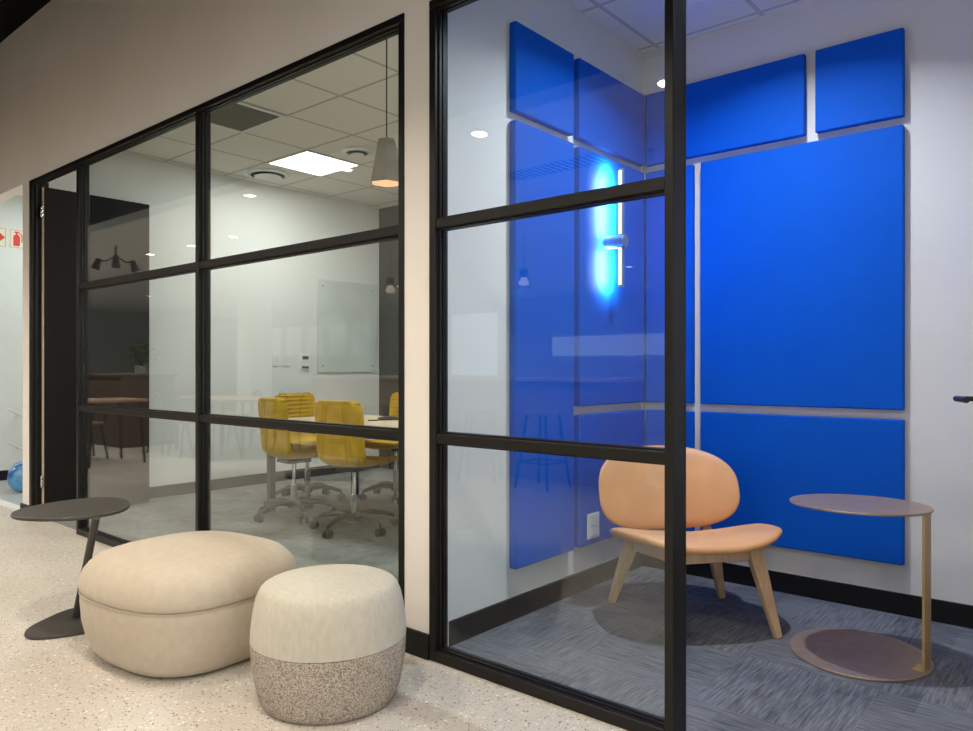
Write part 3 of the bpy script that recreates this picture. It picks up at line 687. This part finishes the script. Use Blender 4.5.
for k in range(170):
    a=rnd.random()*2*PI; r=rnd.random()**.6*.30; z=.22+rnd.random()*.48*(1-.5*r/.3); b=rnd.random()*2*PI; s=.05+rnd.random()*.03
    c=Vector((r*math.cos(a),r*math.sin(a),z)); d=Vector((math.cos(b),math.sin(b),rnd.uniform(-.4,.6))).normalized(); n_=d.cross(Vector((0,0,1))).normalized()*s*.42
    u=Vector((0,0,.004))
    lv.add([c,c+d*s+n_,c+d*s*2,c+d*s-n_,c+d*s+u*3],[(0,1,4),(1,2,4),(2,3,4),(3,0,4)])
lv.xf(Matrix.Diagonal((.75,.75,.75,1))).build('foliage',M['leaf'],pl,smooth=0)
st=MB()
for k in range(9):
    a=2*PI*k/9; st.tube([(0,0,.12),(.1*math.cos(a),.1*math.sin(a),.35),(.2*math.cos(a),.2*math.sin(a),.55)],.006,6)
st.xf(Matrix.Diagonal((.75,.75,.75,1))).build('stems',M['leaf'],pl)
def stool(loc,rz,label):
    o=empty('bar_stool',loc,rz,label,'stool','bar stools at the oak counter')
    MB().lathe([(.15,.70),(.17,.71),(.17,.73),(.15,.74)],n=28).build('seat',M['oak'],o)
    for sx in (-1,1):
        for sy in (-1,1): MB().tube([(.11*sx,.11*sy,.70),(.19*sx,.19*sy,0)],.013,8).build('leg',M['plast'],o)
    k=.165; MB().tube([(k,k,.25),(-k,k,.25),(-k,-k,.25),(k,-k,.25),(k,k,.25)],.009,6).build('footrest',M['plast'],o)
    return o
s0=stool((-4.2,-1.57,0),0,'bar stool at the near right end of the oak counter')
for x,l in ((-5.0,'second bar stool from the right end of the oak counter'),(-5.8,'bar stool at the middle of the oak counter'),(-6.6,'second bar stool from the left end of the oak counter'),(-7.4,'bar stool at the left end of the oak counter')): dup(s0,(x,-1.57,0),.1*x,l)
def dchair(loc,rz,label,group):
    o=empty('dining_chair',loc,rz,label,'chair',group)
    MB().loft([(1,.44),(1.02,.45),(1.0,.465)],superell(.21,.21,.8),28).build('seat',M['oak'],o)
    for sx in (-1,1):
        for sy in (-1,1): MB().tube([(.15*sx,.15*sy,.44),(.21*sx,.21*sy,0)],.013,8).build('leg',M['plast'],o)
    pts=[(.19*math.cos(PI*k/12),.19,.46+.36*math.sin(PI*k/12)) for k in range(13)]
    MB().tube(pts,.012,8).build('hoop_back',M['plast'],o)
    for k in range(-2,3): MB().tube([(k*.06,.17,.46),(k*.06,.19,.46+.36*math.sqrt(1-(k*.06/.19)**2))],.006,6).build('spindle',M['plast'],o)
    return o
def dtable(x,y,label):
    o=empty('dining_table',(x,y,0),0,label,'table','lounge dining tables')
    MB().box(-.9,.9,-.4,.4,.72,.75).build('tabletop',M['oak'],o,bevel=.003)
    for sx in (-1,1):
        for sy in (-1,1): MB().tube([(.8*sx,.32*sy,.72),(.85*sx,.36*sy,0)],.018,8).build('leg',M['plast'],o)
dtable(-9.3,-1.3,'long oak dining table with hoop-backed chairs, nearer the bar')

GD='hoop-backed chairs at the oak dining table'
dc=dchair((-9.9,-.72,0),0,'hoop-backed chair at the oak table, glass side, farthest left',GD)
for (x,y,r,l) in ((-9.3,-.70,.1,'hoop-backed chair at the oak table, glass side, middle'),(-8.7,-.74,-.1,'hoop-backed chair at the oak table, glass side, nearest the bar'),
                  (-9.9,-1.9,PI,'hoop-backed chair at the oak table, rear side, farthest left'),(-9.3,-1.92,PI,'hoop-backed chair at the oak table, rear side, middle'),(-8.7,-1.9,PI+.1,'hoop-backed chair at the oak table, rear side, nearest the bar')): dup(dc,(x,y,0),r,l)
# second, smaller table by the dark counter
o=empty('dining_table',(-9.35,.35,0),0,'small square oak table beside the dark counter','table','lounge dining tables')
MB().box(-.35,.35,-.35,.35,.75,.78).build('tabletop',M['oak'],o,bevel=.003)
for sx in (-1,1):
    for sy in (-1,1): MB().tube([(.28*sx,.28*sy,.75),(.32*sx,.32*sy,0)],.016,8).build('leg',M['plast'],o)
dup(dc,(-10.02,.35,0),-PI/2,'hoop-backed chair left of the small square oak table','chairs at the small square table')
def glass_pendant(x,y,label):
    o=empty('pendant_lamp',(x,y,1.98),0,label,'lamp','glass pendants over the bar')
    MB().lathe([(.045,.13),(.045,.22),(.02,.225)],n=20).build('lamp_cap',M['plast'],o)
    MB().lathe([(.078,0),(.08,0),(.08,.13),(.05,.15),(.048,.148),(.078,.128)],n=24).build('glass_shade',M['lampglass'],o)
    MB().lathe([(.01,.04),(.035,.055),(.04,.08),(.02,.12),(.015,.135)],n=16).build('bulb',M['bulb'],o)
    MB().tube([(0,0,.22),(0,0,.60)],.004,6).build('cord',M['plast'],o)
for x,y,l in ((-6.4,-1.6,'black-capped glass pendant mirrored beside the pillar'),(-4.76,-2.0,'black-capped glass pendant mirrored over the blue panels')): glass_pendant(x,y,l)
# lounge ceiling fittings
GL='downlights in the low lounge ceiling'
names=['rightmost','second','third','fourth','fifth']
for i,x in enumerate((-.45,-1.70,-2.94,-4.20,-5.44)):
    downlight(x,.83,2.58,'%s downlight from the right along the lounge ceiling edge'%names[i],GL,light=13,spot=150,lc=(1,.87,.73),rad=.043)
for i,(x,y) in enumerate(((-.9,-.9),(-3.2,-.9),(-5.6,-.9))):
    downlight(x,y,2.58,['downlight above the viewer','downlight between viewer and bar','downlight in front of the bar'][i],GL,light=13,spot=160,lc=(1,.89,.77),rad=.043)
for i,(x,y) in enumerate(((-8.6,-1.2),(-11.6,.2),(-14.5,-2.6),(-9.5,-4.6),(-5.2,-5.0),(-1,-5))):
    downlight(x,y,2.58,['downlight over the oak dining table','downlight over the dark counter','downlight left of the white column','downlight behind the dining table','downlight behind the bar','downlight in the rear right of the lounge'][i],GL,light=45,spot=160,lc=(1,.97,.94),rad=.043)
for x,l in ((-7.29,'downlight over the left lounge aisle, nearest of three'),(-8.18,'downlight over the left lounge aisle, middle of three'),(-9.2,'downlight over the left lounge aisle, farthest of three')): downlight(x,-.12,2.58,l,GL,light=14,spot=160,lc=(1,.9,.78),rad=.043)
v=empty('ceiling_vent',(-3.0,-.1,2.58),0,'slotted linear vent in the low lounge ceiling','vent')
mb=MB()
for q in range(18): mb.box(-.45+q*.05,-.43+q*.05,-.12,.12,-.004,-.0005)
mb.build('slots',M['ventm'],v)
v=empty('ceiling_sprinkler',(-2.3,-.15,2.58),0,'sprinkler in the low lounge ceiling','sprinkler')
MB().lathe([(.035,0),(.035,-.004),(.01,-.01),(.01,-.05),(.028,-.052),(.028,-.056)],n=16).build('head',M['chrome'],v)
# spotlight cluster on the lounge ceiling, mirrored on the open black door
v=empty('spotlight_cluster',(-8.85,.45,2.58),0,'black three-armed spotlight cluster under the lounge ceiling','lamp')
MB().tube([(0,0,0),(0,0,-.14)],.014,8).build('drop_rod',M['plast'],v)
for q in range(3):
    a=2*PI*q/3+.4; c,s_=math.cos(a),math.sin(a)
    MB().tube([(0,0,-.12),(.12*c,.12*s_,-.18),(.2*c,.2*s_,-.17)],.009,6).build('arm',M['plast'],v)
    MB().tube([(.2*c,.2*s_,-.15),(.25*c,.25*s_,-.27)],[.03,.05],12).build('spot_head',M['plast'],v)
# ------------------------------------------------------------------ lamps of the rooms
def area(name,loc,sx,sy,e,col,rot=(0,0,0),spread=180):
    l=bpy.data.lights.new(name,'AREA'); l.shape='RECTANGLE'; l.size=sx; l.size_y=sy; l.energy=e; l.color=col; l.spread=math.radians(spread)
    o=bpy.data.objects.new(name,l); C.objects.link(o); o.location=loc; o.rotation_euler=rot; return o
area('ceiling_panel_lamp',(-5.5,4.09,ZC-.012),.55,.55,20,(.97,1,.97))
area('ceiling_panel_lamp',(-3.1,4.09,ZC-.012),.55,.55,40,(.97,1,.97))
MB_=empty('ceiling_light',(-3.1,4.09,ZC),0,'square light panel in the meeting room ceiling, behind the pillar','light')
MB().box(-.3,.3,-.3,.3,-.008,-.001).build('diffuser',M['lite'],MB_)
area('passage_lamp',(-7.7,3.3,2.94),.6,1.2,24,(.88,1,.97))
area('wall_tube_lamp',(XP1+PT+.068,3.43,1.89),.6,.02,17,(.86,.93,1),rot=(0,math.radians(90),0),spread=145)
sc=bpy.context.scene
wd=bpy.data.worlds.new('world'); sc.world=wd; wd.use_nodes=True; wd.node_tree.nodes['Background'].inputs[0].default_value=(.02,.02,.022,1)
sc.view_settings.view_transform='Standard'; sc.view_settings.look='None'; sc.view_settings.gamma=1; sc.view_settings.use_curve_mapping=False
sc.view_settings.exposure=0.0
